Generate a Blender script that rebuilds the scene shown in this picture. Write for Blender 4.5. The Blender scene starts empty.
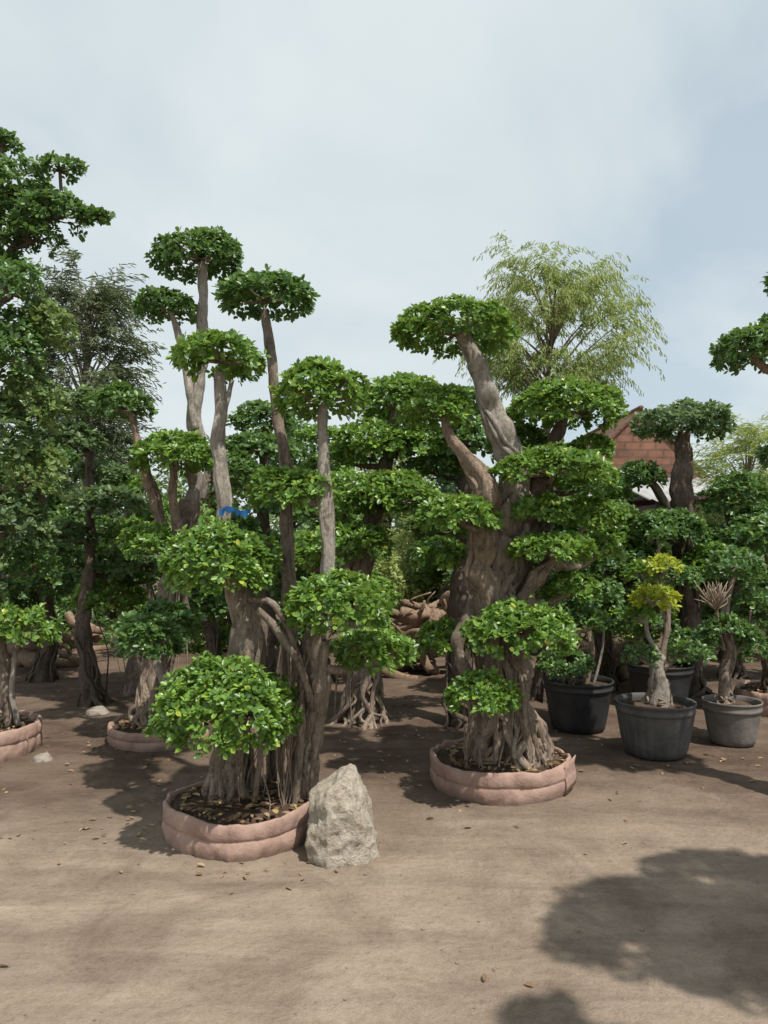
import bpy, math, random
import numpy as np
from mathutils import Vector
from mathutils import noise as mn
R=math.radians
random.seed(4)
F=760.; HY=540.; CZ=1.6
COL=bpy.context.scene.collection
def at(px,py,d):
    z = -0.03 if py is None else CZ+(HY-py)/F*d
    return np.array([(px-384)/F*d, d, z])
def wp(x,y,z): return (384+x*F/y, HY-(z-CZ)*F/y, y)
def norm(a): return a/np.maximum(np.linalg.norm(a,axis=-1,keepdims=True),1e-9)

# ------------------------------------------------------------------ objects
def link(name, me, mat=None, parent=None):
    o=bpy.data.objects.new(name,me); COL.objects.link(o)
    if mat is not None: me.materials.append(mat)
    if parent is not None: o.parent=parent
    return o
def tag(o,label,cat,group=None,kind=None):
    if label: o['label']=label
    if cat: o['category']=cat
    if group: o['group']=group
    if kind: o['kind']=kind
    return o
def thing(name,label,cat,loc,group=None):
    o=bpy.data.objects.new(name,None); COL.objects.link(o); o.location=loc; o.empty_display_size=.2
    return tag(o,label,cat,group)
def fastmesh(name,V,Q):
    me=bpy.data.meshes.new(name)
    V=np.asarray(V,dtype=np.float32); Q=np.asarray(Q,dtype=np.int32); k=Q.shape[1]
    me.vertices.add(len(V)); me.vertices.foreach_set('co',V.ravel())
    me.loops.add(Q.size); me.loops.foreach_set('vertex_index',Q.ravel())
    me.polygons.add(len(Q)); me.polygons.foreach_set('loop_start',np.arange(0,Q.size,k,dtype=np.int32))
    me.update(calc_edges=True); me.validate()
    return me
class MB:
    def __init__(s): s.v=[]; s.f=[]
    def add(s,V,Fc):
        o=len(s.v); s.v.extend([tuple(map(float,p)) for p in V]); s.f.extend([tuple(int(i)+o for i in f) for f in Fc])
    def box(s,x0,x1,y0,y1,z0,z1):
        V=[(x,y,z) for z in (z0,z1) for x,y in ((x0,y0),(x1,y0),(x1,y1),(x0,y1))]
        s.add(V,[(0,3,2,1),(4,5,6,7),(0,1,5,4),(1,2,6,5),(2,3,7,6),(3,0,4,7)])
    def build(s,name,mat,parent=None,smooth=True):
        me=bpy.data.meshes.new(name); me.from_pydata(s.v,[],s.f); me.update()
        if smooth: me.polygons.foreach_set('use_smooth',[True]*len(me.polygons))
        return link(name,me,mat,parent)

# ------------------------------------------------------------------ materials
def newmat(name,rough=.8,spec=.3):
    m=bpy.data.materials.new(name); m.use_nodes=True
    n=m.node_tree.nodes; b=n['Principled BSDF']; b.inputs['Roughness'].default_value=rough
    b.inputs['Specular IOR Level'].default_value=spec
    return m,m.node_tree,b
def N(t,typ,**kw):
    n=t.nodes.new(typ)
    for k,v in kw.items(): setattr(n,k,v)
    return n
def noise(t,vec,scale,detail=5,rough=.6,dist=0):
    n=N(t,'ShaderNodeTexNoise'); n.inputs['Scale'].default_value=scale; n.inputs['Detail'].default_value=detail
    n.inputs['Roughness'].default_value=rough; n.inputs['Distortion'].default_value=dist
    if vec is not None: t.links.new(vec,n.inputs['Vector'])
    return n.outputs['Fac']
def ramp(t,fac,stops,interp='LINEAR'):
    r=N(t,'ShaderNodeValToRGB'); cr=r.color_ramp; cr.interpolation=interp
    while len(cr.elements)<len(stops): cr.elements.new(.5)
    for e,(p,c) in zip(cr.elements,stops): e.position=p; e.color=(*c,1) if len(c)==3 else c
    t.links.new(fac,r.inputs['Fac']); return r.outputs['Color']
def mix(t,fac,a,b,mode='MIX'):
    m=N(t,'ShaderNodeMix',data_type='RGBA',blend_type=mode)
    for s,v in ((0,fac),(6,a),(7,b)):
        if isinstance(v,(int,float)): m.inputs[s].default_value=v
        elif isinstance(v,tuple): m.inputs[s].default_value=(*v,1)
        else: t.links.new(v,m.inputs[s])
    return m.outputs[2]
def objco(t,scale=(1,1,1),rot=0):
    c=N(t,'ShaderNodeTexCoord'); mp=N(t,'ShaderNodeMapping'); mp.inputs['Scale'].default_value=scale; mp.inputs['Rotation'].default_value=(0,0,rot)
    t.links.new(c.outputs['Object'],mp.inputs['Vector']); return mp.outputs['Vector']
def bump(t,b,h,dist=.01,strength=1.):
    n=N(t,'ShaderNodeBump'); n.inputs['Distance'].default_value=dist; n.inputs['Strength'].default_value=strength
    t.links.new(h,n.inputs['Height']); t.links.new(n.outputs['Normal'],b.inputs['Normal'])

def leaf_mat(name,stops,trans=.22,rough=.42,tcol=(.16,.26,.03),vary=True):
    m,t,b=newmat(name,rough,.5)
    g=N(t,'ShaderNodeNewGeometry')
    c=ramp(t,g.outputs['Random Per Island'],stops)
    if vary:
        v=ramp(t,noise(t,objco(t),5,2),[(.3,(.72,.76,.74)),(.7,(1.22,1.17,1.1))])
        c=mix(t,1.,c,v,'MULTIPLY')
    t.links.new(c,b.inputs['Base Color'])
    tr=N(t,'ShaderNodeBsdfTranslucent'); tr.inputs['Color'].default_value=(*tcol,1)
    ms=N(t,'ShaderNodeMixShader'); ms.inputs[0].default_value=trans
    t.links.new(b.outputs[0],ms.inputs[1]); t.links.new(tr.outputs[0],ms.inputs[2])
    t.links.new(ms.outputs[0],t.nodes['Material Output'].inputs['Surface'])
    return m
LEAF=leaf_mat('ficus_leaf_bright',[(0,(.06,.13,.03)),(.4,(.115,.23,.043)),(.8,(.19,.33,.056)),(.975,(.25,.39,.06)),(1,(.42,.42,.06))],.28,.36,tcol=(.27,.42,.07))
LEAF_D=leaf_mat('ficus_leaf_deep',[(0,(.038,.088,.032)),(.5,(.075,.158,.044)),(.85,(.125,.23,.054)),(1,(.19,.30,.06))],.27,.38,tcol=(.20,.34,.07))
LEAF_B=leaf_mat('leaf_dusky',[(0,(.05,.095,.048)),(.5,(.092,.158,.066)),(.9,(.15,.23,.08)),(1,(.22,.29,.09))],.32,rough=.5,tcol=(.23,.34,.11))
LEAF_Y=leaf_mat('leaf_lime_yellow',[(0,(.16,.28,.03)),(.35,(.38,.46,.04)),(1,(.56,.58,.06))],.35,tcol=(.5,.56,.06))
LEAF_L=leaf_mat('leaf_light_green',[(0,(.08,.14,.048)),(.5,(.145,.23,.066)),(1,(.24,.32,.095))],.34,rough=.5,tcol=(.30,.40,.11))
LEAF_W=leaf_mat('leaf_feathery',[(0,(.16,.225,.065)),(.5,(.26,.325,.095)),(1,(.38,.43,.14))],.4,rough=.6,tcol=(.45,.53,.16),vary=False)
LEAF_C=leaf_mat('leaf_olive',[(0,(.085,.11,.06)),(.6,(.14,.17,.085)),(1,(.2,.225,.12))],.3,rough=.7,tcol=(.2,.25,.11),vary=False)
LEAF_X=leaf_mat('leaf_dry',[(0,(.14,.075,.035)),(.4,(.25,.16,.09)),(.9,(.36,.26,.155)),(1,(.42,.32,.11))],.08,rough=.8,tcol=(.3,.2,.08),vary=False)

def bark_mat(name,dark,mid,light,bs=.012):
    m,t,b=newmat(name,.88,.15)
    v=objco(t,(1,1,.28))
    a=noise(t,v,26,9,.7,1.0); l=noise(t,objco(t),4.5,5,.65); f=noise(t,objco(t,(1,1,.5)),70,4,.7)
    c=ramp(t,a,[(.3,dark),(.48,mid),(.7,light)])
    c=mix(t,ramp(t,l,[(.4,(0,0,0)),(.7,(.65,.65,.65))]),c,light)
    c=mix(t,ramp(t,noise(t,objco(t),9,5,.7,1.),[(.52,(0,0,0)),(.68,(.75,.75,.75))]),c,dark)
    c=mix(t,.45,c,ramp(t,f,[(.3,(.5,.48,.46)),(.55,(1,1,1)),(.75,(1.25,1.25,1.25))]),'MULTIPLY')
    t.links.new(c,b.inputs['Base Color'])
    s=N(t,'ShaderNodeMath',operation='MULTIPLY_ADD'); s.inputs[1].default_value=.3; t.links.new(f,s.inputs[0]); t.links.new(a,s.inputs[2])
    bump(t,b,s.outputs[0],bs)
    return m
BARK=bark_mat('bark_brown',(.085,.062,.047),(.24,.188,.145),(.40,.33,.268),.034)
PALE=bark_mat('bark_pale_grey',(.16,.136,.11),(.33,.293,.25),(.49,.44,.38),.028)
RAW=bark_mat('bark_orange_tan',(.11,.074,.053),(.28,.203,.15),(.45,.35,.268),.034)
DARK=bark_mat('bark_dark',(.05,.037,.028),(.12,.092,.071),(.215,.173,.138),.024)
ROOTM=bark_mat('root_brown',(.085,.06,.045),(.235,.18,.137),(.40,.325,.258),.014)
LOGM=bark_mat('log_bark',(.10,.062,.042),(.22,.145,.10),(.38,.28,.20))

def simple(name,c0,c1,scale=8,rough=.6,spec=.3,bs=.002,bscale=40,stretch=(1,1,1)):
    m,t,b=newmat(name,rough,spec)
    c=ramp(t,noise(t,objco(t,stretch),scale,6,.65),[(.3,c0),(.7,c1)])
    t.links.new(c,b.inputs['Base Color']); bump(t,b,noise(t,objco(t),bscale,6,.65),bs)
    return m
def cloth_mat():
    m,t,b=newmat('planter_pink_tan',.8,.15)
    c=ramp(t,noise(t,objco(t),5,6,.65),[(.3,(.28,.18,.145)),(.7,(.42,.29,.24))])
    sep=N(t,'ShaderNodeSeparateXYZ'); t.links.new(objco(t),sep.inputs[0])
    h=N(t,'ShaderNodeMath',operation='MULTIPLY_ADD'); h.inputs[1].default_value=.09; t.links.new(noise(t,objco(t),9,5),h.inputs[0]); t.links.new(sep.outputs['Z'],h.inputs[2])
    d=ramp(t,h.outputs[0],[(.045,(.8,.8,.8)),(.10,(0,0,0))])
    c=mix(t,d,c,(.25,.185,.14))
    t.links.new(c,b.inputs['Base Color']); bump(t,b,noise(t,objco(t),16,7,.65),.012); return m
CLOTH=cloth_mat()
POTB=simple('pot_black_plastic',(.018,.018,.02),(.045,.044,.045),5,.5,.35,.001)
POTG=simple('pot_dusty_grey_plastic',(.05,.05,.052),(.14,.13,.122),6,.6,.3,.001)
POTC=simple('pot_grey_cement',(.11,.10,.09),(.22,.2,.178),7,.85,.2,.004)
SOIL=simple('planter_soil',(.04,.028,.02),(.13,.09,.065),9,.95,.1,.02,30)
TIMBER=simple('grey_timber',(.06,.05,.045),(.14,.12,.105),6,.85,.2,.004,30,(8,8,1))
SHEET=simple('grey_roof_sheet',(.28,.28,.275),(.42,.41,.40),3,.7,.3,.002)
BLUE=simple('blue_plastic',(.02,.13,.42),(.04,.2,.55),9,.4,.4,.001)
STONE=simple('grey_stone',(.2,.17,.14),(.36,.32,.27),14,.9,.15,.006,30)
GLASS,_t,_b=newmat('dark_window_glass',.12,.5); _t.links.new(ramp(_t,noise(_t,objco(_t),2,2),[(0,(.015,.018,.02)),(1,(.03,.035,.04))]),_b.inputs['Base Color'])

def rock_mat():
    m,t,b=newmat('limestone',.9,.15)
    a=noise(t,objco(t),8,10,.72,1.0); f=noise(t,objco(t),40,6,.7)
    c=ramp(t,a,[(.28,(.22,.15,.095)),(.43,(.47,.395,.30)),(.6,(.64,.58,.48)),(.78,(.38,.29,.19))])
    c=mix(t,.35,c,ramp(t,f,[(.3,(.15,.115,.085)),(.6,(.64,.58,.49))]))
    t.links.new(c,b.inputs['Base Color']); 
    mth=N(t,'ShaderNodeMath',operation='ADD'); t.links.new(a,mth.inputs[0]); t.links.new(f,mth.inputs[1])
    bump(t,b,mth.outputs[0],.035); return m
ROCK=rock_mat()
def brick_mat(name,c1,c2,mo,scale,bw=.5,rh=.25):
    m,t,b=newmat(name,.9,.15)
    c=N(t,'ShaderNodeTexCoord'); mp=N(t,'ShaderNodeMapping'); mp.inputs['Rotation'].default_value=(R(90),0,0)
    t.links.new(c.outputs['Object'],mp.inputs['Vector'])
    k=N(t,'ShaderNodeTexBrick'); k.inputs['Scale'].default_value=scale
    k.inputs['Color1'].default_value=(*c1,1); k.inputs['Color2'].default_value=(*c2,1); k.inputs['Mortar'].default_value=(*mo,1)
    k.inputs['Mortar Size'].default_value=.03; k.inputs['Brick Width'].default_value=bw; k.inputs['Row Height'].default_value=rh
    t.links.new(mp.outputs[0],k.inputs['Vector'])
    cc=mix(t,.5,k.outputs['Color'],ramp(t,noise(t,objco(t),2.2,7,.7),[(.32,(.085,.05,.038)),(.68,(.32,.18,.125))]))
    t.links.new(cc,b.inputs['Base Color']); bump(t,b,k.outputs['Fac'],-.03); return m
TILE=brick_mat('clay_roof_tile',(.15,.075,.052),(.11,.06,.044),(.05,.035,.028),2.,.42,.5)
BRICK=brick_mat('red_brick',(.31,.145,.095),(.20,.095,.065),(.13,.09,.07),1.3)

def ground_mat():
    m,t,b=newmat('packed_dirt',.95,.1)
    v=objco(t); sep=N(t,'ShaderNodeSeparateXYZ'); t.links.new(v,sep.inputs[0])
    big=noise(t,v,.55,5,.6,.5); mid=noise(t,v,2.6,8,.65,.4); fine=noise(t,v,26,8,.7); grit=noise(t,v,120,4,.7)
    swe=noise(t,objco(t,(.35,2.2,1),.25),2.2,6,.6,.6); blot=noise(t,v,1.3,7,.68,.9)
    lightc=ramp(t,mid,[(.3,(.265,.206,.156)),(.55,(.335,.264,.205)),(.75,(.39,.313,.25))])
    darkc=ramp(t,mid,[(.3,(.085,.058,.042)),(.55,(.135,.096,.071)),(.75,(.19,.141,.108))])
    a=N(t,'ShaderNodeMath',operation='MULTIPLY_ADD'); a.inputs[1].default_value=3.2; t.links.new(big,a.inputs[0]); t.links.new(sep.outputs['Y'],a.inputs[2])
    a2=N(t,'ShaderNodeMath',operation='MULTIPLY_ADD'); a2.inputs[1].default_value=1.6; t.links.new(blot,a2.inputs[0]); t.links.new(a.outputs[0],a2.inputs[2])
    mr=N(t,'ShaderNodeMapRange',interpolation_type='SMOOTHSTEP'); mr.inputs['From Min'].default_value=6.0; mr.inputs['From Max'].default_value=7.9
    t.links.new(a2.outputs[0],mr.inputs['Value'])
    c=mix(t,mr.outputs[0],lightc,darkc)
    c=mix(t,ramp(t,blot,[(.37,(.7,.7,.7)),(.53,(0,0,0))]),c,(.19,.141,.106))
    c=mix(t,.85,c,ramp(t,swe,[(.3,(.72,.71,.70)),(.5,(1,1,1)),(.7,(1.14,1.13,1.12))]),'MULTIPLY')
    c=mix(t,.4,c,ramp(t,fine,[(.25,(.45,.43,.42)),(.5,(1,1,1)),(.8,(1.2,1.18,1.16))]),'MULTIPLY')
    c=mix(t,.35,c,ramp(t,grit,[(.3,(.5,.48,.46)),(.55,(1,1,1)),(.75,(1.3,1.28,1.25))]),'MULTIPLY')
    t.links.new(c,b.inputs['Base Color'])
    s=N(t,'ShaderNodeMath',operation='MULTIPLY_ADD'); s.inputs[1].default_value=.35; t.links.new(grit,s.inputs[0]); t.links.new(fine,s.inputs[2])
    s2=N(t,'ShaderNodeMath',operation='MULTIPLY_ADD'); s2.inputs[1].default_value=2.; t.links.new(mid,s2.inputs[0]); t.links.new(s.outputs[0],s2.inputs[2])
    s3=N(t,'ShaderNodeMath',operation='MULTIPLY_ADD'); s3.inputs[1].default_value=1.2; t.links.new(swe,s3.inputs[0]); t.links.new(s2.outputs[0],s3.inputs[2])
    bump(t,b,s3.outputs[0],.016); return m
GROUND=ground_mat()

# ------------------------------------------------------------------ ground, world, sun, camera
def gh(x,y):
    a=max(0,min(1,(16-abs(y-6))/6))
    return a*(.018*mn.noise((x*.8,y*.8,0))+.010*mn.noise((x*2.6,y*2.6,5)))
def axis(lo,hi,a,b,s):
    inner=list(np.arange(a,b+1e-6,s)); out=[]; d=s
    x=a
    while x>lo: d*=1.5; x-=d; out.append(x)
    left=out[::-1]; out=[]; d=s; x=b
    while x<hi: d*=1.5; x+=d; out.append(x)
    return left+inner+out
xs=axis(-500,500,-5,5,.07); ys=axis(-60,900,1.4,10,.07)
V=[(x,y,gh(x,y)) for y in ys for x in xs]; nx=len(xs)
Q=[(j*nx+i,j*nx+i+1,(j+1)*nx+i+1,(j+1)*nx+i) for j in range(len(ys)-1) for i in range(nx-1)]
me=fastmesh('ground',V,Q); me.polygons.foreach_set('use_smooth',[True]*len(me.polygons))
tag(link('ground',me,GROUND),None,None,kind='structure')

EL=R(62); sd=Vector((.655*math.cos(EL),-.756*math.cos(EL),math.sin(EL))).normalized()
W=bpy.data.worlds.new('World'); bpy.context.scene.world=W; W.use_nodes=True
t=W.node_tree; bg=t.nodes['Background']; bg.inputs['Strength'].default_value=.12
sk=N(t,'ShaderNodeTexSky',sky_type='NISHITA'); sk.sun_disc=False; sk.sun_elevation=EL; sk.sun_rotation=R(139); sk.dust_density=1.
tc=N(t,'ShaderNodeTexCoord'); sp=N(t,'ShaderNodeSeparateXYZ'); t.links.new(tc.outputs['Generated'],sp.inputs[0])
zz=N(t,'ShaderNodeMath',operation='ADD'); zz.inputs[1].default_value=.35; t.links.new(sp.outputs['Z'],zz.inputs[0])
cx=N(t,'ShaderNodeCombineXYZ'); dvs=[]
for i,k in enumerate('XY'):
    dv=N(t,'ShaderNodeMath',operation='DIVIDE'); t.links.new(sp.outputs[k],dv.inputs[0]); t.links.new(zz.outputs[0],dv.inputs[1]); t.links.new(dv.outputs[0],cx.inputs[i]); dvs.append(dv)
cn=noise(t,cx.outputs[0],1.5,6,.5,.5)
mrx=N(t,'ShaderNodeMapRange',interpolation_type='SMOOTHSTEP')
for k,v in zip(('From Min','From Max','To Min','To Max'),(.22,.62,.03,-.13)): mrx.inputs[k].default_value=v
t.links.new(dvs[0].outputs[0],mrx.inputs['Value'])
ad=N(t,'ShaderNodeMath',operation='ADD'); t.links.new(cn,ad.inputs[0]); t.links.new(mrx.outputs[0],ad.inputs[1])
cm=ramp(t,ad.outputs[0],[(.33,(.42,.42,.42)),(.45,(.78,.78,.78)),(.6,(.96,.96,.96))])
cn2=noise(t,cx.outputs[0],2.,5,.5,.4)
cc=ramp(t,cn2,[(.3,(.665,.755,.785)),(.7,(.80,.86,.87))])
sc=N(t,'ShaderNodeVectorMath',operation='SCALE'); sc.inputs['Scale'].default_value=8.4; t.links.new(cc,sc.inputs[0])
blu=N(t,'ShaderNodeMix',data_type='RGBA'); blu.inputs[0].default_value=.45; t.links.new(sk.outputs[0],blu.inputs[6]); blu.inputs[7].default_value=(4.4,5.6,6.3,1)
t.links.new(mix(t,cm,blu.outputs[2],sc.outputs[0]),bg.inputs['Color'])
L=bpy.data.lights.new('sun','SUN'); L.energy=5.; L.angle=R(1.); L.color=(1,.945,.86)
so=bpy.data.objects.new('sun',L); COL.objects.link(so); so.rotation_euler=(-sd).to_track_quat('-Z','Y').to_euler(); so.location=(4,-4,9)
cam=bpy.data.cameras.new('camera'); co=bpy.data.objects.new('camera',cam); COL.objects.link(co)
co.location=(0,0,CZ); co.rotation_euler=(R(90),0,0)
cam.sensor_fit='VERTICAL'; cam.sensor_height=24; cam.lens=F/1024*24; cam.shift_y=(HY-512)/1024; cam.clip_end=3000; cam.clip_start=.05
sc_=bpy.context.scene; sc_.camera=co
sc_.view_settings.view_transform='Standard'; sc_.view_settings.look='None'; sc_.view_settings.exposure=0

# ------------------------------------------------------------------ foliage
def leaves(name,P,A,Nn,L,Wd,mat,parent):
    S=np.cross(A,Nn); L=L[:,None]; Wd=Wd[:,None]
    b=P; l1=P+A*.34*L-S*.40*Wd+Nn*.07*L; l2=P+A*.74*L-S*.42*Wd+Nn*.05*L; tp=P+A*L-Nn*.06*L
    r1=P+A*.34*L+S*.40*Wd+Nn*.07*L; r2=P+A*.74*L+S*.42*Wd+Nn*.05*L
    V=np.stack([b,l1,l2,tp,r1,r2],1).reshape(-1,3)
    o=(np.arange(len(P))*6)[:,None]
    Q=np.concatenate([o+np.array([[0,3,2,1]]),o+np.array([[0,4,5,3]])],0)
    return link(name,fastmesh(name,V,Q),mat,parent)
def tufts(P,O,L,rng,lp=7,wl=.58,spread=(.6,1.45),droop=.12):
    n=len(P); h=np.where(np.abs(O[:,2:3])<.9,np.array([[0,0,1.]]),np.array([[1.,0,0]]))
    u=norm(np.cross(O,h)); v=np.cross(O,u)
    ph=rng.uniform(0,6.28,(n,1))+np.arange(lp)[None]*6.283/lp+rng.normal(0,.3,(n,lp))
    tt=rng.uniform(*spread,(n,lp))
    rad=u[:,None]*np.cos(ph)[...,None]+v[:,None]*np.sin(ph)[...,None]
    a=O[:,None]*np.cos(tt)[...,None]+rad*np.sin(tt)[...,None]
    a[...,2]-=droop; a=norm(a)
    nn=O[:,None]-a*(O[:,None]*a).sum(-1,keepdims=True)+rng.normal(0,.12,a.shape)
    nn=norm(nn-a*(nn*a).sum(-1,keepdims=True))
    ll=L*rng.uniform(.6,1.15,(n,lp)); p=P[:,None]+a*(ll*.18)[...,None]
    return p.reshape(-1,3),a.reshape(-1,3),nn.reshape(-1,3),ll.ravel(),(ll*wl*rng.uniform(.85,1.15,ll.shape)).ravel()
def foliage(name,clumps,L,mat,parent,seed,dens=1.,lp=7,up=.6,wl=.6,low=-.35,cull=.9,rag=.05):
    rng=np.random.default_rng(seed); C=np.array(clumps,float); Ps=[];Os=[]
    for i,c in enumerate(C):
        area=2*math.pi*c[3]*(c[3]+2*c[5])/3*1.3
        n=max(5,int(dens*area/(L*L)))
        dz=rng.uniform(low,1,n); th=rng.uniform(0,6.283,n); s=np.sqrt(1-dz*dz)
        D=np.stack([s*np.cos(th),s*np.sin(th),dz],1)
        p=c[:3]+D*c[3:6]*(1+rng.normal(0,rag,(n,1))-.03+(rng.random((n,1))<.05)*rng.uniform(0,.2,(n,1)))
        keep=np.ones(n,bool)
        for j in range(len(C)):
            if j!=i:
                ins=(((p-C[j,:3])/C[j,3:6])**2).sum(1)<.62
                keep&=~(ins&(rng.random(n)<cull))
        nr=norm(D/c[3:6])
        o=norm(nr*.75+np.array([0,0,up])+rng.normal(0,.26,(n,3)))
        Ps.append(p[keep]);Os.append(o[keep])
    P=np.concatenate(Ps);O=np.concatenate(Os)
    return leaves(name,*tufts(P,O,L,rng,lp,wl),mat,parent)
def pad_clumps(c,rx,ry,rz,seed):
    rng=np.random.default_rng(seed); K=int(max(7,min(13,rx/.035))); out=[]
    a0=rng.uniform(0,6.28)
    out.append((c[0],c[1],c[2]-rz*.4,rx*.83,ry*.83,rz*1.12))
    for k in range(K):
        th=a0+k*6.283/K+rng.normal(0,.25); r=rng.uniform(.57,.82)
        cr=rx*rng.uniform(.2,.31)
        out.append((c[0]+rx*r*math.cos(th),c[1]+ry*r*math.sin(th),c[2]+rz*rng.uniform(-.55,.0),cr,cr*ry/rx,rz*rng.uniform(.38,.6)))
    for k in range(K//2+1):
        th=rng.uniform(0,6.28); r=rng.uniform(.1,.6); cr=rx*rng.uniform(.2,.32)
        out.append((c[0]+rx*r*math.cos(th),c[1]+ry*r*math.sin(th),c[2]+rz*(.58-.7*r)*rng.uniform(.7,1.15),cr,cr*ry/rx,rz*rng.uniform(.32,.46)))
    return out

# ------------------------------------------------------------------ tubes
def resample(p,step):
    p=np.asarray(p,float)
    if len(p)==2: p=np.stack([p[0],(p[0]+p[1])/2,p[1]])
    e=np.concatenate([[2*p[0]-p[1]],p,[2*p[-1]-p[-2]]]); out=[]
    for i in range(1,len(e)-2):
        n=max(2,int(np.linalg.norm(e[i+1][:3]-e[i][:3])/step))
        for k in range(n):
            s=k/n; a,b,c,d=e[i-1],e[i],e[i+1],e[i+2]
            out.append(.5*((2*b)+(-a+c)*s+(2*a-5*b+4*c-d)*s*s+(-a+3*b-3*c+d)*s**3))
    out.append(e[-2]); out=np.array(out); out[:,3]=np.maximum(out[:,3],.0015); return out
def tube(mb,p,sides=10,step=.05,lob=.12,rng=None,knot=0):
    s=resample(p,step); n=len(s); rng=rng or np.random.default_rng(1)
    if knot:
        o=rng.uniform(0,50); 
        for i in range(n):
            z=i*step
            s[i,0]+=knot*s[i,3]*mn.noise((z*6,o,0)); s[i,1]+=knot*s[i,3]*mn.noise((z*6,o,9)); s[i,3]*=1+.55*knot*mn.noise((z*9,o,5))
    T=norm(np.gradient(s[:,:3],axis=0)); ref=np.array([0,1.,0]) if abs(T[0][1])<.9 else np.array([1.,0,0])
    th=np.arange(sides)*2*math.pi/sides; ph=rng.uniform(0,6.28,4); V=[]
    ln=0
    for i in range(n):
        if i: ln+=np.linalg.norm(s[i,:3]-s[i-1,:3])
        ref=norm(ref-T[i]*ref.dot(T[i])); b=np.cross(T[i],ref)
        r=s[i,3]*(1+lob*np.sin(2*th+ph[0]+ln*2.2)+lob*.8*np.sin(3*th+ph[1]-ln*3.1)+lob*.6*np.sin(5*th+ph[3]+ln*4)+lob*.5*math.sin(ln*14+ph[2])+rng.normal(0,lob*.2,sides))
        V.append(s[i,:3]+np.outer(np.cos(th)*r,ref)+np.outer(np.sin(th)*r,b))
    V=np.concatenate(V+[s[:1,:3],s[-1:,:3]]); Fc=[]
    for i in range(n-1):
        for k in range(sides):
            k2=(k+1)%sides; Fc.append((i*sides+k,i*sides+k2,(i+1)*sides+k2,(i+1)*sides+k))
    a=n*sides
    for k in range(sides):
        k2=(k+1)%sides; Fc.append((a,k2,k)); Fc.append((a+1,(n-1)*sides+k,(n-1)*sides+k2))
    mb.add(V,Fc); return s

def root_strands(mb,curve,hmin,hmax,n,flare,rs,rng,z0=0.,ext=.1):
    """strands that cling to a trunk from a height down into the soil"""
    for k in range(n):
        h=rng.uniform(hmin,hmax); th=rng.uniform(0,6.28); r0=rs[0]+(rs[1]-rs[0])*rng.random()**1.6; tw=rng.normal(0,.9); pts=[]; m=10
        amp=rng.uniform(.0,.06)
        for i in range(m):
            z=h*(1-i/(m-1))+z0*(i/(m-1)); idx=np.argmin(np.abs(curve[:,2]-z)); c=curve[idx]; u=1-(z-z0)/max(h-z0,.01)
            rr=c[3]*(.93-.3*(i==0))+flare*u**3*rng.uniform(.6,1.1)+rng.uniform(0,.008)
            a=th+tw*u+amp*8*math.sin(i*1.7+k)
            pts.append((c[0]+rr*math.cos(a),c[1]+rr*math.sin(a),z,r0*(.55+.6*u)*rng.uniform(.75,1.25)))
        a=th+tw; c=curve[np.argmin(np.abs(curve[:,2]-z0))]
        rr=c[3]+flare+ext*rng.uniform(.5,1.4)
        pts.append((c[0]+rr*math.cos(a),c[1]+rr*math.sin(a),z0-.03,r0*.6))
        tube(mb,pts,7,.05,.14,rng)
def flute_strands(mb,s,n,rs,rng):
    """ribs fused along the length of a trunk sample curve"""
    T=norm(np.gradient(s[:,:3],axis=0)); m=len(s)
    for k in range(n):
        i0=int(rng.uniform(0,.45)*m); i1=int(rng.uniform(.6,1.)*m); a=rng.uniform(0,6.28); tw=rng.normal(0,1.1); r0=rng.uniform(*rs); pts=[]
        idx=np.linspace(i0,i1-1,9).astype(int)
        for j,i in enumerate(idx):
            ref=norm(np.array([1.,0,0])-T[i]*T[i][0]); b=np.cross(T[i],ref); f=math.sin(math.pi*(.12+.76*j/8))
            rr=s[i,3]*(.82+.12*f); aa=a+tw*j/8
            pts.append((*(s[i,:3]+ref*rr*math.cos(aa)+b*rr*math.sin(aa)),r0*(.35+.65*f)*rng.uniform(.8,1.2)*s[i,3]/max(s[:,3].max(),1e-3)))
        tube(mb,pts,8,.05,.16,rng)
def lathe(prof,seg,wob=None):
    V=[];Fc=[]
    for j,(r,z) in enumerate(prof):
        for k in range(seg):
            a=k*2*math.pi/seg; rr,dz=(r,0) if wob is None else wob(r,z,a,j)
            V.append((rr*math.cos(a),rr*math.sin(a),z+dz))
    for j in range(len(prof)-1):
        for k in range(seg):
            k2=(k+1)%seg; Fc.append((j*seg+k,j*seg+k2,(j+1)*seg+k2,(j+1)*seg+k))
    return V,Fc
def soil_disc(name,Rr,z,mat,parent,seed,mound=.04):
    V=[(0,0,z+mound)];Fc=[]; seg=48; rings=10
    for j in range(1,rings+1):
        for k in range(seg):
            a=k*2*math.pi/seg; r=Rr*j/rings; x,y=r*math.cos(a),r*math.sin(a)
            V.append((x,y,z+mound*(1-(j/rings)**2)+.02*mn.noise((x*7,y*7,seed))+.012*mn.noise((x*21,y*21,seed))))
    for k in range(seg): Fc.append((0,1+k,1+(k+1)%seg))
    for j in range(rings-1):
        for k in range(seg):
            k2=(k+1)%seg; Fc.append((1+j*seg+k,1+(j+1)*seg+k,1+(j+1)*seg+k2,1+j*seg+k2))
    m=MB(); m.add(V,Fc); return m.build(name,mat,parent)
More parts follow.
